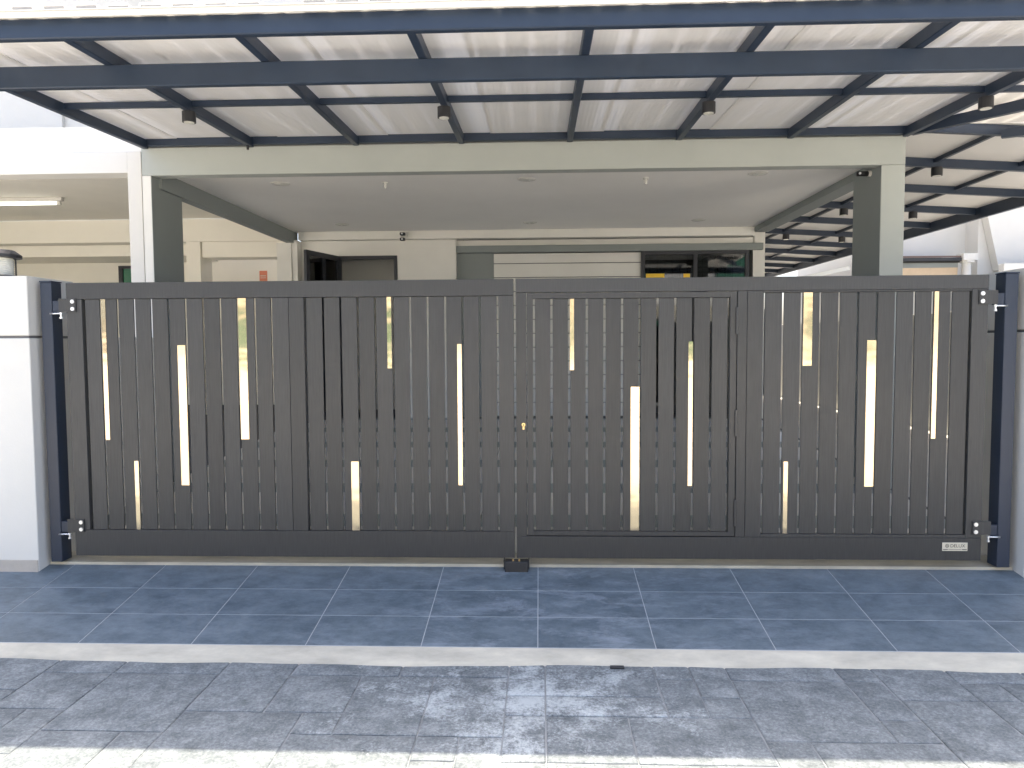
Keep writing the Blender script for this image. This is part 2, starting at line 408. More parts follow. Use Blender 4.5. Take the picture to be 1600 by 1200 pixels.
# threshold strip under the gate and the sloping porch floor behind it
o = part('threshold', None, M['cement'], (dx0, dx1, .047, .30, -.2, .022)); o['kind'] = 'structure'
SP = .060
bm = bmesh.new()
add_prism_x(bm, [(.30, .018), (8.2, .018+SP*7.9), (8.2, -.2), (.30, -.2)], -9.0, 3.15)
pf = finish('porch_floor', bm, M['bedding_in']); pf['kind'] = 'structure'
rowsY = [(.305, .855, 0), (.86, 1.165, 1)]
for k in range(5):
    a = 1.17+.98*k
    rowsY += [(a, a+.65, 0), (a+.655, a+.975, 1)]
for (ya, yb, dark) in rowsY:
    yb = min(yb, 5.85)
    if yb-ya < .03: continue
    for i in range(11):
        xa = -3.45+.6*i; xb = min(xa+.6, 3.1)
        bm = bmesh.new()
        add_box(bm, xa+.003, xb-.003, ya+.003, yb-.003, .018+SP*(ya+.003-.3), .018+SP*(ya+.003-.3)+.007, shear=SP)
        finish('tile', bm, M['accent'] if dark else M['interior_floor'], pf)
bm = bmesh.new(); add_box(bm, 3.16, 6.4, .30, 16, -.2, .02); o = finish('side_yard', bm, M['street']); o['kind'] = 'structure'

# apron of stamped stone slabs (random ashlar)
AZ = -.170
bm = bmesh.new(); add_box(bm, -5.2, 5.2, -3.0, -.93, -.212, AZ-.005)
apron = finish('apron', bm, M['bedding']); apron['kind'] = 'structure'
cell = .176
nx, ny = 58, 12
occ = [[False]*ny for _ in range(nx)]
rnd = random.Random(21)
opts = [(2, 2), (3, 2), (2, 1), (2, 2), (3, 1), (2, 3), (1, 2), (3, 3), (2, 2), (1, 1)]
ox = .035-29*cell; oy = -.935
def slab(x0, x1, y0, y1):
    bm = bmesh.new()
    NXs = max(4, int((x1-x0)/.11)+2); NYs = max(4, int((y0-y1)/.11)+2)
    gp = .0032
    xa, xb, ya, yb = x0+gp, x1-gp, y1+gp, y0-gp
    tilt = rnd.uniform(-.0003, .0003); lift = rnd.uniform(-.001, .001)
    ex, ey = .007/(xb-xa), .007/(yb-ya)
    FX = [0]+[ex+(1-2*ex)*i/(NXs-2) for i in range(NXs-1)]+[1]
    FY = [0]+[ey+(1-2*ey)*j/(NYs-2) for j in range(NYs-1)]+[1]
    grid = []
    for i in range(NXs+1):
        rowv = []
        for j in range(NYs+1):
            x = xa+(xb-xa)*FX[i]; y = ya+(yb-ya)*FY[j]
            edge = i in (0, NXs) or j in (0, NYs)
            if edge:
                x += rnd.uniform(-.0022, .0022); y += rnd.uniform(-.0022, .0022)
            z = AZ+lift+tilt*(i-NXs/2) + (-.0025 if edge else rnd.uniform(-.0004, .0004))
            rowv.append(bm.verts.new((x, y, z)))
        grid.append(rowv)
    for i in range(NXs):
        for j in range(NYs): bm.faces.new((grid[i][j], grid[i+1][j], grid[i+1][j+1], grid[i][j+1]))
    ring = [grid[i][0] for i in range(NXs+1)]+[grid[NXs][j] for j in range(1, NYs+1)]+[grid[i][NYs] for i in range(NXs-1, -1, -1)]+[grid[0][j] for j in range(NYs-1, 0, -1)]
    low = [bm.verts.new((v.co.x, v.co.y, AZ-.0095)) for v in ring]
    for i in range(len(ring)):
        j = (i+1) % len(ring); bm.faces.new((ring[i], low[i], low[j], ring[j]))
    o = finish('paving_slab', bm, M['slab'], apron)
    for p in o.data.polygons: p.use_smooth = p.index < NXs*NYs
for j in range(ny):
    for i in range(nx):
        if occ[i][j]: continue
        rnd.shuffle(opts)
        for (w, h) in opts+[(1, 1)]:
            lim = 29 if i < 29 else nx
            if i+w > lim or j+h > ny: continue
            if any(occ[a][b] for a in range(i, i+w) for b in range(j, j+h)): continue
            break
        for a in range(i, i+w):
            for b in range(j, j+h): occ[a][b] = True
        ytop = oy-cell*j
        slab(ox+cell*i, ox+cell*(i+w), ytop, oy-cell*(j+h))

# ------------------------------------------------------------------ boundary pillars
def pillar(x0, x1, y0, y1, z1, label):
    t = thing('boundary_pillar', label, 'gate pillar', ((x0+x1)/2, (y0+y1)/2, 0), 'white pillars either side of the gate')
    zg = 1.487
    part('pillar_lower', t, M['white'], (x0, x1, y0, y1, -.24, zg-.008), bev=.004)
    part('groove_band', t, M['groove'], (x0+.008, x1-.008, y0+.008, y1-.008, zg-.0085, zg+.0085))
    part('pillar_upper', t, M['white'], (x0, x1, y0, y1, zg+.008, z1), bev=.004)
    return t
t = pillar(-4.3, -3.185, -.06, .40, 1.868, 'white rendered gate pillar with a round lantern on its top')
part('skirting', t, M['skirt'], (-4.305, -3.187, -.067, -.061, fz(-.06)-.002, .066), bev=.001)
t = pillar(2.945, 4.1, -.06, .55, 1.868, 'white rendered gate pillar at the maker plate end, bare on top')
part('skirting', t, M['skirt'], (2.951, 4.1, -.067, -.061, fz(-.06)-.002, .058), bev=.001)

# lantern on the left pillar
t = thing('pillar_lantern', 'round lantern with black cap and ribbed glass on top of white pillar', 'lantern', (-3.475, .1, 1.868))
bm = bmesh.new(); add_cyl(bm, (-3.475, .1), .095, 1.868, 1.885, 24); finish('base', bm, M['black'], t)
bm = bmesh.new()
for k in range(9):
    z = 1.886+k*.0125
    add_cyl(bm, (-3.475, .1), .074, z, z+.006, 24, .080); add_cyl(bm, (-3.475, .1), .080, z+.006, z+.0125, 24, .074)
finish('ribbed_glass', bm, M['glass_lamp'], t, True)
for a in range(4):
    an = R(45+90*a-20)
    bm = bmesh.new(); add_cyl(bm, (-3.475+.088*math.cos(an), .1+.088*math.sin(an)), .005, 1.885, 2.0, 8); finish('stay', bm, M['black'], t)
bm = bmesh.new(); add_cyl(bm, (-3.475, .1), .125, 1.999, 2.018, 28); add_cyl(bm, (-3.475, .1), .125, 2.018, 2.048, 28, .085); finish('cap', bm, M['black'], t)

# ------------------------------------------------------------------ gate posts and hinges
def post(x0, x1, label, hx):
    t = thing('gate_post', label, 'gate post', ((x0+x1)/2, .05, 0), 'steel posts carrying the gate leaves')
    part('shaft', t, M['post'], (x0, x1, 0, .10, .035, 1.832), bev=.003)
    part('top_cap', t, M['post'], (x0-.002, x1+.002, -.002, .102, 1.833, 1.840))
    s = 1 if hx > 0 else -1
    xe = x1 if s > 0 else x0
    for z in (1.685, .27):
        a, b_ = (xe+.0015, xe+.045) if s > 0 else (xe-.045, xe-.0015)
        part('pivot_bracket', t, M['post'], (a, b_, .004, .06, z-.04, z+.03), bev=.002)
    return t
post(-3.145, -3.072, 'dark blue square steel post against the lantern pillar', 1)
post(2.820, 2.897, 'dark blue square steel post against the bare pillar beyond the maker plate', -1)

def hinge(parent, x, z, s):
    """s=+1 left leaf (plate reaches towards the post at smaller x)"""
    xa, xb = (x-.075*s, x+.035*s) if s > 0 else (x-.035, x+.075)
    h = part('hinge_plate', parent, M['gate'], (min(xa, xb), max(xa, xb), -.008, -.0015, z-.042, z+.042), bev=.001)
    for dz in (.023, -.023):
        bm = bmesh.new(); add_cyl(bm, (x+.018*s, z+dz), .0125, -.0155, -.0085, 14, axis='Y'); finish('bolt', bm, M['chrome'], h, False)
    xp = x-.058*s
    bm = bmesh.new()
    add_cyl(bm, (xp, -.012), .010, z-.058, z-.045, 12)
    add_cyl(bm, (xp, -.012), .006, z-.078, z-.058, 10)
    add_cyl(bm, (xp, -.012), .0095, z-.084, z-.074, 6)
    finish('nut', bm, M['chrome'], h, False)
    bm = bmesh.new(); add_cyl(bm, (-.020, z-.052), .0055, min(xp-.065*s, xp), max(xp-.065*s, xp), 10, axis='X'); finish('pivot_rod', bm, M['chrome'], h, True)

# ------------------------------------------------------------------ gate leaves
GT = .045
ZB, ZSB, ZST, ZT = .078, .246, 1.724, 1.826
def slats(parent, edges, z0, z1, gap=.0115):
    for a, b_ in zip(edges[:-1], edges[1:]):
        bm = bmesh.new()
        xa, xb = a+gap/2, b_-gap/2
        add_box(bm, xa, xb, .009, .020, z0+.0015, z1-.0015)
        bevel(bm, .0015)
        finish('slat', bm, M['gate'], parent)
def strip(parent, xc, w, z0, z1):
    part('gold_strip', parent, M['gold'], (xc-w/2, xc+w/2, .0058, .0085, z0+.0015, z1-.0015), bev=.0006)
EA = [-2.872, -2.763, -2.653, -2.544, -2.435, -2.326, -2.214, -2.103, -1.993, -1.883, -1.772, -1.665]
EB = [-1.452, -1.340, -1.230, -1.121, -1.011, -.900, -.791, -.682, -.572, -.464, -.356, -.245]
EC = [-.020, .089, .198, .307, .416, .524, .632, .741, .850, .959, 1.068, 1.176]
ED = [1.388, 1.502, 1.614, 1.727, 1.840, 1.953, 2.066, 2.178, 2.288, 2.397, 2.508, 2.620]

L_ = thing('gate_leaf', 'left leaf of charcoal swing gate, hung beside the lantern pillar, with seven gold strips', 'gate', (-1.56, .02, 0), 'leaves of the charcoal double gate')
part('top_rail', L_, M['gate'], (-2.978, -.146, 0, GT, ZST, ZT), bev=.0015)
part('bottom_rail', L_, M['gate'], (-2.978, -.146, 0, GT, ZB, ZSB), bev=.0015)
G = .0012
for xa, xb in ((-2.978, -2.879), (-1.659, -1.5565), (-1.5545, -1.459), (-.239, -.146)):
    part('stile', L_, M['gate'], (xa, xb, .0005, GT, ZSB+G, ZST-G), bev=.0015)
slats(L_, [EA[0]+.004]+EA[1:-1]+[EA[-1]], ZSB, ZST)
slats(L_, EB, ZSB, ZST, .0125)
for a in [(-2.744, .028, .826, ZST), (-2.248, .051, .534, 1.431), (-1.853, .052, .829, ZST), (-2.564, .027, ZSB, .694), (-.923, .028, 1.275, ZST), (-1.154, .049, ZSB, .691), (-.485, .028, .537, 1.429)]:
    strip(L_, *a)
hinge(L_, -2.948, 1.685, 1); hinge(L_, -2.948, .275, 1)

R_ = thing('gate_leaf', 'right leaf of charcoal swing gate, holding the wicket door and the small maker plate', 'gate', (1.3, .02, 0), 'leaves of the charcoal double gate')
part('top_rail', R_, M['gate'], (-.132, 2.722, 0, GT, 1.742, ZT), bev=.0015)
part('bottom_rail', R_, M['gate'], (-.132, 2.722, 0, GT, ZB, .217), bev=.0015)
for xa, xb, za, zb in ((-.132, -.068, .2182, 1.7408), (1.2265, 1.2835, .2182, 1.7408), (1.2855, 1.381, .2182, 1.7408), (2.6265, 2.722, .2182, 1.7408)):
    part('stile', R_, M['gate'], (xa, xb, .0005, GT, za, zb), bev=.0015)
part('filler_rail', R_, M['gate'], (1.3822, 2.6253, .0015, GT-.002, 1.730, 1.7408), bev=.001)
part('filler_rail', R_, M['gate'], (1.3822, 2.6253, .0015, GT-.002, .2182, .237), bev=.001)
slats(R_, ED, .237, 1.730)
for a in [(1.652, .055, 1.280, 1.730), (2.038, .055, .533, 1.438), (1.532, .027, .238, .692), (2.419, .026, .830, 1.730)]:
    strip(R_, *a)
W_ = part('wicket_door', R_, M['gate'], (-.064, -.0265, .002, GT, .222, 1.738), (1.1825, 1.222, .002, GT, .222, 1.738), (-.0262, 1.1822, .002, GT, 1.703, 1.738), (-.0262, 1.1822, .002, GT, .222, .250), bev=.0012)
slats(W_, [EC[0]]+EC[1:-1]+[EC[-1]], .250, 1.703, .0142)
for a in [(.215, .026, 1.259, 1.703), (.605, .054, .252, 1.158), (.945, .027, .535, 1.436)]:
    strip(W_, *a)
for z in (1.56, .93, .37):
    part('hinge', W_, M['gate'], (1.2145, 1.2305, -.010, -.0008, z-.085, z+.085), bev=.0025)
bm = bmesh.new(); add_cyl(bm, (-.087+.0, .922), .0115, -.004, -.0005, 16, axis='Y'); add_box(bm, -.0925, -.0815, -.004, -.0005, .892, .918)
finish('lock_cylinder', bm, M['brass'], W_)
bm = bmesh.new(); add_cyl(bm, (-.087, .922), .004, -.0046, -.0041, 10, axis='Y'); finish('keyhole', bm, M['black'], R_)
hinge(R_, 2.698, 1.690, -1); hinge(R_, 2.698, .282, -1)

# maker's plate
P_ = part('name_plate', R_, M['plate'], (2.487, 2.639, -.0035, -.0005, .138, .190), bev=.0006)
def text_part(s, x, z, size, y, m, parent, name='lettering'):
    cu = bpy.data.curves.new('txt', 'FONT'); cu.body = s; cu.size = size; cu.extrude = .0003
    to = bpy.data.objects.new('txt', cu); col.objects.link(to)
    dg = bpy.context.evaluated_depsgraph_get(); dg.update()
    me = bpy.data.meshes.new_from_object(to.evaluated_get(dg)); bpy.data.objects.remove(to)
    me.transform(Matrix.Rotation(R(90), 4, 'X')); me.transform(Matrix.Translation((x, y, z)))
    me.materials.clear(); me.materials.append(m)
    o = bpy.data.objects.new(name, me); col.objects.link(o); o.parent = parent; o.location = -world_loc(parent)
    return o
text_part('DELUX', 2.534, .1605, .0285, -.0042, M['black'], P_)
bm = bmesh.new()
for rad, w in ((.0115, .003), (.0055, .0025)):
    A = []; B = []
    for i in range(20):
        a = 2*math.pi*i/20
        A.append(bm.verts.new((2.5155+rad*math.cos(a), -.0043, .170+rad*math.sin(a)))); B.append(bm.verts.new((2.5155+(rad-w)*math.cos(a), -.0043, .170+(rad-w)*math.sin(a))))
    for i in range(20): bm.faces.new((A[i], A[(i+1) % 20], B[(i+1) % 20], B[i]))
finish('emblem', bm, M['black'], P_)
part('underline', P_, M['black'], (2.492, 2.520, -.0044, -.0036, .1455, .1495), (2.606, 2.634, -.0044, -.0036, .1455, .1495), (2.524, 2.602, -.0044, -.0036, .1465, .1485))

# floor stop in the middle
t = thing('gate_floor_stop', 'black gate stop box on the threshold under the meeting leaves', 'gate stop', (-.137, -.02, 0))
part('box', t, M['black'], (-.208, -.062, -.028, .040, -.008, .062), bev=.004)
for q in ((-.216, -.2085), (-.0615, -.054)): part('guard_plate', t, M['black'], (*q, -.020, .040, .010, .072), bev=.001)
for x in (-.157, -.118):
    bm = bmesh.new(); add_cyl(bm, (x, -.012), .006, .0625, .074, 10); finish('bolt', bm, M['brass'], t)

# ------------------------------------------------------------------ house (porch side)
H = thing('house', 'two-storey terrace house with grey white open porch behind the gate', 'house', (0, 6, 0))
YF = 2.0
part('column', H, M['wall'], (-3.560, -3.479, YF, 2.555, 0.1, 2.9535), bev=.003)
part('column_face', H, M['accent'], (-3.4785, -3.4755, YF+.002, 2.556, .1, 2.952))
part('column', H, M['frame_paint'], (2.984, 3.185, YF, 2.555, 0.1, 2.9535), bev=.003)
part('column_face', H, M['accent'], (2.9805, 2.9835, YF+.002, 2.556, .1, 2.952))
part('front_beam', H, M['frame_paint'], (-3.560, 3.185, YF, 2.13, 2.955, 3.20), bev=.003)
part('side_beam', H, M['accent'], (-3.555, -3.45, 2.131, 5.90, 2.862, 3.28), bev=.002)
part('side_beam', H, M['accent'], (2.995, 3.19, 2.131, 5.80, 2.950, 3.28), bev=.002)
part('ceiling', H, M['ceiling'], (-3.449, 2.994, 2.131, 5.90, 3.02, 3.12))
part('back_beam', H, M['wall'], (-3.40, 2.994, 5.76, 5.90, 2.905, 3.019), bev=.002)
part('rear_column', H, M['wall'], (-3.69, -3.48, 5.70, 7.2, .1, 2.861))
part('wall', H, M['wall'], (-3.479, -3.402, 5.721, 6.1, .1, 2.90), (-3.402, -2.872, 5.88, 6.1, .1, 2.903), (-2.872, -2.012, 5.88, 6.1, 2.69, 2.903), (-2.012, -1.172, 5.88, 6.1, .1, 2.903))
part('wall', H, M['wall'], (-1.172, 3.05, 5.96, 6.1, 2.82, 2.903), (3.035, 3.20, 5.96, 15, .1, 3.3))
part('lintel', H, M['accent'], (-1.170, 3.16, 5.90, 6.05, 2.722, 2.818), bev=.002)
part('accent_panel', H, M['accent'], (-1.170, -.637, 5.985, 6.1, .1, 2.721))
part('room_wall', H, M['white'], (-3.315, -1.172, 6.75, 6.85, .1, 3.0), (-1.2, -1.1, 6.11, 8.2, .1, 3.0), (-3.42, -3.32, 6.11, 8.2, .1, 3.0), (-3.32, 3.03, 6.11, 8.3, 2.96, 3.0), (-1.1, 3.03, 8.2, 8.3, .1, 2.95))
# grooved feature wall: boards one above the other
z = .37
ztops = []
while z < 2.70:
    zb = min(z+.2, 2.716)
    part('wall_panel', H, M['wall'], (-.636, 1.460, 5.975, 6.08, z+.006, zb-.006), bev=.002)
    z += .2
part('panel_backing', H, M['groove'], (-.636, 1.460, 5.99, 6.075, .1, 2.715))
# open door at the left
D = part('door_frame', H, M['dark_frame'], (-2.871, -2.825, 5.86, 5.93, .35, 2.688), (-2.058, -2.013, 5.86, 5.93, .35, 2.688), (-2.824, -2.059, 5.86, 5.93, 2.640, 2.688), (-2.824, -2.059, 5.86, 5.93, 0.33, 0.36))
def leaf(ax, ay, bx, by, name='door_leaf'):
    d = Vector((bx-ax, by-ay, 0)); ln = d.length; d.normalize(); nrm = Vector((-d.y, d.x, 0))
    z0, z1 = .38, 2.68
    def seg(bm, s0, s1, za, zb, th=.02):
        vs = []
        for s_ in (s0, s1):
            for q in (-th, th):
                for zz in (za, zb):
                    vs.append(bm.verts.new(Vector((ax, ay, 0))+d*s_+nrm*q+Vector((0, 0, zz))))
        for a in [(0, 1, 3, 2), (4, 6, 7, 5), (0, 4, 5, 1), (2, 3, 7, 6), (0, 2, 6, 4), (1, 5, 7, 3)]: bm.faces.new([vs[i] for i in a])
    bm = bmesh.new()
    seg(bm, 0, .07, z0, z1); seg(bm, ln-.07, ln, z0, z1); seg(bm, .07, ln-.07, z1-.07, z1); seg(bm, .07, ln-.07, z0, z0+.12); seg(bm, ln*.52-.03, ln*.52+.03, z0+.12, z1-.07)
    o = finish(name, bm, M['dark_frame'], H)
    bm = bmesh.new(); seg(bm, .07, ln-.07, z0+.12, z1-.07, .004); finish('pane', bm, M['glass_dark'], o)
leaf(-3.075, 5.05, -2.845, 5.84)
# dark sliding window with grille
Wn = part('window', H, M['dark_frame'], (1.462, 1.510, 5.93, 6.0, .35, 2.720), (2.925, 2.975, 5.93, 6.0, .35, 2.720), (1.511, 2.924, 5.93, 6.0, 2.675, 2.720), (2.20, 2.25, 5.93, 6.0, .40, 2.674))
part('pane', Wn, M['glass_dark'], (1.511, 2.199, 5.962, 5.968, .40, 2.674)); part('pane', Wn, M['glass_dark'], (2.251, 2.924, 5.962, 5.968, .40, 2.674))
for zz in (2.60, 2.50, 2.43):
    bm = bmesh.new(); add_cyl(bm, (6.06, zz), .008, 1.51, 2.92, 6, axis='X'); finish('grille_bar', bm, M['dark_frame'], Wn)
for k in range(13):
    bm = bmesh.new(); add_cyl(bm, (1.60+k*.107, 6.06), .005, .4, 2.67, 6); finish('grille_bar', bm, M['dark_frame'], Wn)
part('yellow_panel', Wn, M['yellow'], (1.53, 1.79, 5.950, 5.958, 2.345, 2.405))
part('yellow_panel', Wn, M['yellow'], (2.06, 2.15, 5.950, 5.958, 2.345, 2.400))
# upper storey and eave (stands over the porch, shades the canopy)
part('upper_wall', H, M['white'], (-3.56, 3.19, 2.3, 2.5, 3.42, 7.2))
part('upper_floor', H, M['white'], (-3.56, 3.19, 2.01, 14.0, 3.21, 3.40))
bm = bmesh.new(); add_prism_x(bm, [(1.0, 7.35), (1.0, 7.52), (6.5, 9.2), (13, 7.5), (13, 7.35), (6.5, 9.0)], -3.9, 3.5); finish('roof', bm, M['roof'], H)
part('side_wall', H, M['white'], (3.20, 3.215, 6.1, 14.0, 3.3, 7.3))

# ceiling details
for i, (x, y) in enumerate([(-2.54, 2.68), (-.103, 2.64), (2.085, 2.54), (-2.60, 5.15), (-.106, 5.18), (2.09, 5.14)]):
    places = ['flush round ceiling light nearest the front beam at the lantern side', 'flush round ceiling light at the middle of the porch front', 'flush round ceiling light near the front beam at the camera side',
              'flush round ceiling light over the open dark door', 'flush round ceiling light at the middle of the porch rear', 'flush round ceiling light in front of the dark window']
    bm = bmesh.new(); add_cyl(bm, (x, y), .085, 3.012, 3.0195, 24, .095)
    t = tag(finish('ceiling_light', bm, M['white']), places[i], 'ceiling light', 'flush round lights in the porch ceiling')
    bm = bmesh.new(); add_cyl(bm, (x, y), .06, 3.009, 3.0115, 20); finish('lens', bm, M['glass_lamp'], t)
for x, y, lab in ((-1.50, 2.70, 'small white ceiling nozzle near the open-door side of the porch'), (1.05, 2.67, 'small white ceiling nozzle on the window side of the porch')):
    t = thing('ceiling_nozzle', lab, 'ceiling fitting', (x, y, 3.0), 'white fittings hanging from the porch ceiling')
    bm = bmesh.new(); add_cyl(bm, (x, y), .028, 3.008, 3.0195, 16); finish('flange', bm, M['white'], t)
    bm = bmesh.new(); add_cyl(bm, (x, y), .011, 2.960, 3.0075, 12, .013); finish('stem', bm, M['white'], t)
t = thing('security_camera', 'twin-lens black and white camera on the beam over the open dark door', 'camera', (-1.88, 5.70, 2.95))
part('bracket', t, M['white'], (-1.93, -1.83, 5.69, 5.719, 2.925, 2.985), bev=.003)
for z in (2.958, 2.885):
    part('camera_head', t, M['black'], (-1.925, -1.855, 5.62, 5.689, z-.02, z+.022), bev=.008)
    bm = bmesh.new(); add_cyl(bm, (-1.89, z), .012, 5.612, 5.619, 12, axis='Y'); finish('lens', bm, M['chrome'], t)
part('arm', t, M['white'], (-1.90, -1.88, 5.69, 5.71, 2.87, 2.924))
t = thing('security_camera', 'small black bullet camera high on the porch column next to side canopy', 'camera', (2.93, 2.3, 2.93))
bm = bmesh.new(); add_cyl(bm, (2.2, 2.925), .022, 2.86, 2.955, 14, axis='X'); finish('camera_body', bm, M['black'], t, True)
bm = bmesh.new(); add_cyl(bm, (2.2, 2.925), .026, 2.956, 2.979, 14, axis='X'); finish('mount', bm, M['white'], t)
bm = bmesh.new(); add_cyl(bm, (2.875, 2.925), .011, 2.172, 2.18, 12, axis='Y'); finish('lens', bm, M['chrome'], t)

# ------------------------------------------------------------------ neighbour house (left)
Nb = thing('neighbour_house', 'cream adjoining house with open porch left of the gate', 'house', (-6, 6, 0))
part('column', Nb, M['white'], (-3.690, -3.5625, YF-.004, 2.5, .1, 3.17), bev=.003)
part('front_beam', Nb, M['white'], (-9.5, -3.691, YF, 2.2, 2.983, 3.171), bev=.003)
part('parapet', Nb, M['wall'], (-9.5, -3.563, YF+.02, 2.3, 3.173, 3.40))
part('upper_wall', Nb, M['white'], (-9.5, -3.563, 3.6, 3.75, 3.41, 7.2))
bm = bmesh.new(); add_prism_x(bm, [(3.3, 7.2), (3.3, 7.35), (7.5, 8.6), (13, 7.3), (13, 7.2), (7.5, 8.4)], -9.8, -3.92); finish('roof', bm, M['roof'], Nb)
part('porch_roof', Nb, M['white'], (-9.5, -3.563, 2.31, 3.59, 3.36, 3.398))
uw = part('window', Nb, M['white'], (-6.6, -5.3, 3.55, 3.599, 3.85, 5.1), bev=.004)
part('ceiling', Nb, M['cream'], (-9.5, -3.70, 2.2, 6.2, 3.30, 3.299+.1))
part('rear_beam', Nb, M['cream'], (-9.5, -3.70, 6.2, 6.5, 2.965, 3.299), bev=.002)
part('rear_canopy_beam', Nb, M['cream'], (-9.5, -5.25, 6.45, 7.3, 2.79, 2.96), (-5.02, -3.70, 6.25, 6.6, 2.735, 2.964))
part('pier', Nb, M['cream'], (-5.24, -5.03, 6.21, 6.6, .1, 2.964))
part('wall', Nb, M['cream'], (-9.5, -6.90, 7.3, 7.5, .1, 2.96), (-6.42, -3.70, 7.3, 7.5, .1, 2.96), (-6.90, -6.42, 7.3, 7.5, 2.735, 2.96))
part('side_wall', Nb, M['cream'], (-9.6, -9.5, 2, 7.5, .1, 7.0))
w = part('window', Nb, M['dark_frame'], (-6.90, -6.835, 7.26, 7.34, .4, 2.735), (-6.834, -6.42, 7.26, 7.34, 2.69, 2.735), (-6.465, -6.42, 7.26, 7.34, .4, 2.689))
part('pane', w, M['glass_green'], (-6.834, -6.466, 7.29, 7.30, .4, 2.689))
t = thing('wall_notice', 'small orange red notice on the cream wall next door', 'notice', (-4.45, 7.28, 2.5))
part('board', t, M['red'], (-4.56, -4.435, 7.285, 7.299, 2.47, 2.635), bev=.002)
part('print', t, M['paper'], (-4.545, -4.45, 7.2835, 7.2845, 2.545, 2.56), (-4.545, -4.45, 7.2835, 7.2845, 2.515, 2.525))
t = thing('tube_light', 'lit white fluorescent tube under the ceiling of the cream porch', 'tube light', (-6.7, 4.55, 3.2))
part('batten', t, M['white'], (-7.4, -5.99, 4.52, 4.58, 3.25, 3.298), bev=.003)
bm = bmesh.new(); add_cyl(bm, (4.55, 3.225), .017, -7.37, -6.06, 12, axis='X'); finish('tube', bm, M['tube'], t, True)
part('end_cap', t, M['white'], (-6.058, -6.02, 4.53, 4.57, 3.205, 3.249)); part('end_cap', t, M['white'], (-7.40, -7.372, 4.53, 4.57, 3.205, 3.249))
pw = tag(part('boundary_wall', None, M['cream'], (-3.55, -3.45, .41, 2.0, 0, 1.5), bev=.004), 'low cream party wall between the two porches behind the gate', 'wall')

# ------------------------------------------------------------------ front canopy
CS = .040                                      # rises towards the house
ZR = 3.183                                     # rafter underside at the house (Y=1.98)
def rz(y): return ZR-CS*(1.98-y)
C_ = thing('carport_canopy', 'blue black steel canopy with pale ribbed roof sheets over the gate', 'canopy', (0, 0, 3.1))
RX = [-3.50, -2.545, -1.60, -.665, .285, 1.232, 2.185, 3.165]
HR = .078
for x in RX:
    y1 = 1.975
    y0 = -.615 if x > -3.6 else -.615
    if x == -4.45: y1 = .02
    for (ya, yb) in ((y0, y1),):
        bm = bmesh.new(); add_box(bm, x-.025, x+.025, ya, yb, rz(ya), rz(ya)+HR, shear=CS); bevel(bm, .005)
        finish('rafter', bm, M['steel'], C_)
part('front_beam', C_, M['steel'], (-3.53, 4.7, -.668, -.618, 3.052, 3.155), bev=.006)
part('main_beam', C_, M['steel'], (-3.53, 4.7, -.190, -.140, 2.966, 3.0955), bev=.006)
part('rear_beam', C_, M['steel'], (-3.53, 3.19, 1.940, 1.992, 3.203, 3.295), bev=.003)
part('fascia_strip', C_, M['white'], (-3.53, 4.7, -.716, -.704, 3.140, 3.172), bev=.002)
part('drip_edge', C_, M['white'], (-3.53, 4.7, -.722, -.701, 3.1725, 3.178), bev=.002)
for a, b_ in zip(RX[:-1], RX[1:]):
    bm = bmesh.new(); add_box(bm, a+.0255, b_-.0255, .815, .850, rz(.83)+.035, rz(.83)+HR-.002, shear=CS); finish('purlin', bm, M['steel'], C_)
bm = bmesh.new(); add_box(bm, 3.191, 4.2, .815, .850, rz(.83)+.035, rz(.83)+HR-.002, shear=CS); finish('purlin', bm, M['steel'], C_)
# hip beam running out from the house corner
bm = bmesh.new(); add_bar(bm, (3.20, 1.93, ZR+HR+.006), (4.35, .085, rz(.085)+HR), .05, .082); finish('hip_beam', bm, M['steel'], C_)
bm = bmesh.new(); add_bar(bm, (3.95, 1.93, ZR+HR-.045), (5.2, .9, rz(.9)+HR-.08), .05, .07); finish('hip_beam', bm, M['steel'], C_)
# roof sheets: flat underside, trapezoid ribs on top, one object per sheet
def sheet(x0, x1, ya, yb, parent, m, gapx=-.02, lift=0):
    bm = bmesh.new()
    za = rz(ya)+HR+.003+lift
    add_box(bm, x0+gapx, x1-gapx, ya, yb, za, za+.004, shear=CS)
    p = .172; k = int(math.floor(x0/p))
    while k*p < x1-.03:
        c = k*p+.06
        if c-.07 > x0 and c+.07 < x1:
            pr = [(c-.066, .0), (c-.063, .025), (c-.052, .048), (c+.052, .048), (c+.063, .025), (c+.066, .0)]
            A = [bm.verts.new((px_, ya, za+.0045+pz)) for px_, pz in pr]; B = [bm.verts.new((px_, yb, za+.0045+pz+CS*(yb-ya))) for px_, pz in pr]
            for i in range(5): bm.faces.new((A[i], A[i+1], B[i+1], B[i]))
        k += 1
    o = finish('roof_sheet', bm, m, parent)
    k = int(math.floor(x0/p))
    while k*p < x1-.03:
        c = k*p+.06
        if c-.07 > x0 and c+.07 < x1:
            b2 = bmesh.new(); add_box(b2, c-.056, c+.056, ya+.012, ya+.03, za+.006, za+.047); finish('rib_shade_plate', b2, M['rib_shade'], o)  # plate added in each open rib end, its grey imitating the shaded hollow
        k += 1
    return o
sx = [-3.53, -3.22, -2.27, -1.33, -.39, .56, 1.51, 2.46, 3.30, 4.3]
for i, (a, b_) in enumerate(zip(sx[:-1], sx[1:])):
    yb = 1.99
    if i == 8: sheet(a, b_, -.70, 1.90, C_, M['panel_y'], lift=.0055); continue
    sheet(a, b_, -.70, yb, C_, M['panel_y'], lift=.0055*(i % 2))

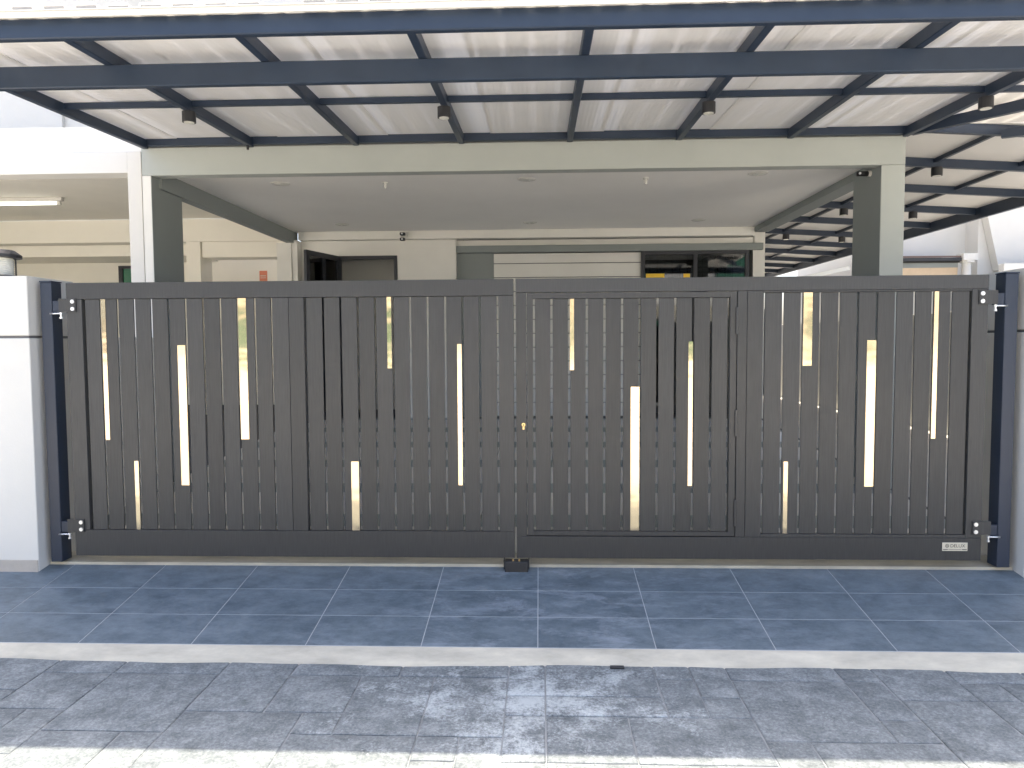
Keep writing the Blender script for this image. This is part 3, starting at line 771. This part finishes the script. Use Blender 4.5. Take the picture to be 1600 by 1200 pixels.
# spot lights hung on the canopy
def can_light(x, y, ztop, label, s=1.0, grp='black cylinder lights under the canopies'):
    t = thing('cylinder_light', label, 'spotlight', (x, y, ztop), grp)
    bm = bmesh.new(); add_cyl(bm, (x, y), .048*s, ztop-.076*s, ztop-.0005, 18); finish('housing', bm, M['black'], t, False)
    bm = bmesh.new(); add_cyl(bm, (x, y), .036*s, ztop-.0795*s, ztop-.0765*s, 16); finish('lens', bm, M['glass_lamp'], t)
for x, lab in ((-2.545, 'black cylinder light on the canopy rafter over the left gate leaf hinge side'), (-.665, 'black cylinder light on the canopy rafter above the middle of the left leaf strips'),
               (1.232, 'black cylinder light on the canopy rafter above the wicket door hinges'), (3.165, 'black cylinder light on the canopy rafter beside the house corner')):
    can_light(x-.005, .83, rz(.83)-.0005, lab)

# ------------------------------------------------------------------ side canopy
SC = thing('side_canopy', 'blue black steel lean-to canopy along the right side of the house', 'canopy', (4.5, 8, 3.1))
SS = .060                                      # falls away from the house
X0, XO = 3.225, 5.78
def sz(x): return 3.235-SS*(x-3.2)            # rafter underside
YB = [2.0+1.13*k for k in range(0, 12)]
for y in YB:
    bm = bmesh.new()
    add_bar(bm, (X0 if y < 6 else 3.225, y, sz(X0)+.085), (XO-.03, y, sz(XO-.03)+.085), .05, .085); finish('rafter', bm, M['steel'], SC)
bm = bmesh.new(); add_bar(bm, (XO, .9, sz(XO)+.085), (XO, 14.5, sz(XO)+.085), .05, .14); finish('outer_beam', bm, M['steel'], SC)
for x in (4.02, 4.86):
    for a, b_ in zip(YB[:-1], YB[1:]):
        bm = bmesh.new(); add_bar(bm, (x, a+.0255, sz(x)+.082), (x, b_-.0255, sz(x)+.082), .035, .04); finish('purlin', bm, M['steel'], SC)
for k, (a, b_) in enumerate(zip([1.93]+YB[1:], YB[1:]+[14.9])):
    bm = bmesh.new()
    a2 = a+.003; b2 = b_-.003
    vs = []
    xr = 6.0
    for x in (X0-.015, xr):
        for y in (a2, b2):
            for dz in (.089, .094): vs.append(bm.verts.new((x, y, sz(x)+dz)))
    for f_ in [(0, 1, 3, 2), (4, 6, 7, 5), (0, 4, 5, 1), (2, 3, 7, 6), (0, 2, 6, 4), (1, 5, 7, 3)]: bm.faces.new([vs[i] for i in f_])
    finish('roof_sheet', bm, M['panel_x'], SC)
labs = ['black cylinder light on the side canopy, nearest the porch column', 'black cylinder light on the side canopy, on its second lit rafter from the front',
        'black cylinder light of the side canopy, seen under the porch beam edge', 'black cylinder light of the side canopy, low beside the porch column inner face',
        'black cylinder light of the side canopy, small and far along the house side', 'black cylinder light of the side canopy, the farthest down the yard']
for (x, k), lab in zip(((4.05, 1), (4.95, 3), (4.05, 3), (4.95, 5), (4.05, 5), (4.05, 7)), labs):
    can_light(x, YB[k], sz(x)-.001, lab, 1.1)
t = tag(part('boundary_wall', None, M['white'], (6.15, 6.3, .55, 16, -.2, 1.86), bev=.004), 'white boundary wall of the side yard behind the bare gate pillar', 'wall')
t = tag(part('rear_wall', None, M['dark_frame'], (3.23, 6.14, 15.2, 15.4, 0, 2.3)), 'dark hoarding closing the far end of the side yard', 'wall')
t = thing('storage_rack', 'dark rack with a pale aluminium pole leaning across it in side yard', 'rack', (4.0, 7.5, 0))
bm = bmesh.new()
for x in (3.55, 5.3):
    for y in (7.0, 8.0): add_box(bm, x, x+.04, y, y+.04, .02, 2.25)
add_box(bm, 3.55, 5.34, 6.99, 7.03, 2.22, 2.27); add_box(bm, 3.55, 5.34, 8.0, 8.04, 2.26, 2.30); add_box(bm, 3.5, 3.55, 6.9, 8.1, 2.27, 2.31); add_box(bm, 5.34, 5.38, 6.9, 8.1, 2.27, 2.31)
finish('frame', bm, M['dark_frame'], t)
bm = bmesh.new(); add_bar(bm, (3.7, 7.2, 2.36), (5.0, 7.5, 2.64), .05, .06); finish('pole', bm, M['pale_bar'], t)
bm = bmesh.new(); add_bar(bm, (3.6, 7.0, 2.36), (5.1, 7.7, 2.42), .09, .07); finish('folded_frame', bm, M['black'], t)

# ------------------------------------------------------------------ house beyond the side yard
F_ = thing('far_house', 'white house with grey gutter and downpipe beyond the side yard', 'house', (9, 11, 0))
part('wall', F_, M['white'], (6.45, 8.03, 9.6, 14, 0, 6.5))
part('wall', F_, M['white'], (8.03, 14, 9.2, 14, 0, 6.5))
bm = bmesh.new()
v = [(8.05, 9.0, 3.75), (8.30, 9.0, 2.70), (14, 9.0, 2.70), (14, 9.0, 5.5), (7.7, 9.0, 5.5)]
A = [bm.verts.new(p) for p in v]; B = [bm.verts.new((p[0], p[1]+.19, p[2])) for p in v]
for i in range(5): bm.faces.new((A[i], A[(i+1) % 5], B[(i+1) % 5], B[i]))
bm.faces.new(A); bm.faces.new(list(reversed(B))); finish('raking_wall', bm, M['white'], F_)
part('gutter', F_, M['black'], (6.40, 7.60, 8.93, 9.05, 2.86, 2.92), (6.40, 7.60, 8.99, 9.55, 2.84, 2.858), bev=.004)
bm = bmesh.new(); add_prism_x(bm, [(8.95, 2.925), (9.59, 3.0), (9.59, 3.03), (8.95, 2.955)], 6.40, 7.60); finish('roof', bm, M['roof'], F_)
part('eave_board', F_, M['accent'], (6.40, 7.60, 9.05, 9.09, 2.755, 2.838))
part('fascia_board', F_, M['soffit_wood'], (6.40, 7.60, 9.06, 9.09, 2.60, 2.7545))
bm = bmesh.new(); add_cyl(bm, (7.72, 9.0), .075, .1, 2.83, 14); finish('downpipe', bm, M['white'], F_)
bm = bmesh.new(); add_box(bm, 7.60, 7.86, 8.88, 9.12, 2.87, 2.99); add_cyl(bm, (7.73, 9.0), .12, 2.831, 2.869, 12); finish('hopper', bm, M['white'], F_)
part('low_wall', F_, M['white'], (7.95, 14, 8.3, 8.45, 0, 2.74))

# neighbour's yard paving left of the party wall
bm = bmesh.new(); add_prism_x(bm, [(-1.0, -.16), (.42, .06), (7.3, .30), (7.3, -.21), (-1.0, -.21)], -9.5, -3.625); o = finish('neighbour_yard', bm, M['interior_floor']); o['kind'] = 'structure'

# house over the road: what the gold strips mirror
O_ = thing('opposite_house', 'cream terrace house across the road behind the viewer', 'house', (0, -19, 0))
part('wall', O_, M['cream'], (-14, 14, -20.4, -20, -.2, 3.2))
part('upper_wall', O_, M['wall'], (-14, 14, -21.4, -21, 3.4, 7))
part('slab', O_, M['wall'], (-14, 14, -21.5, -19, 3.2, 3.4))
part('roof', O_, M['roof'], (-14.5, 14.5, -26, -20.2, 7, 7.3))
for x in (-10, -5, 0, 5, 10):
    w = part('window', O_, M['dark_frame'], (x-1.1, x+1.1, -19.99, -19.95, .2, 2.6)); part('pane', w, M['glass_green'], (x-1.0, x+1.0, -19.945, -19.94, .3, 2.5))
    w = part('window', O_, M['dark_frame'], (x-1.1, x+1.1, -20.99, -20.95, 4.4, 6)); part('pane', w, M['glass_green'], (x-1.0, x+1.0, -20.945, -20.94, 4.5, 5.9))
t = tag(part('front_wall', None, M['cream'], (-14, 14, -13.2, -13, -.2, 1.0)), 'low cream front wall across the road behind the viewer', 'wall')

# small litter at the kerb and the loose cable end at the porch beam
t = tag(part('litter_clip', None, M['black'], (.355, .425, -1.012, -.992, AZ-.002, AZ+.012), bev=.003), 'small black plastic scrap lying at the foot of the cement kerb', 'litter')
bm = bmesh.new(); add_cyl(bm, (-2.545, 1.90), .012, rz(1.9)-.035, rz(1.9)-.001, 10); finish('cable_end', bm, M['black'], C_)
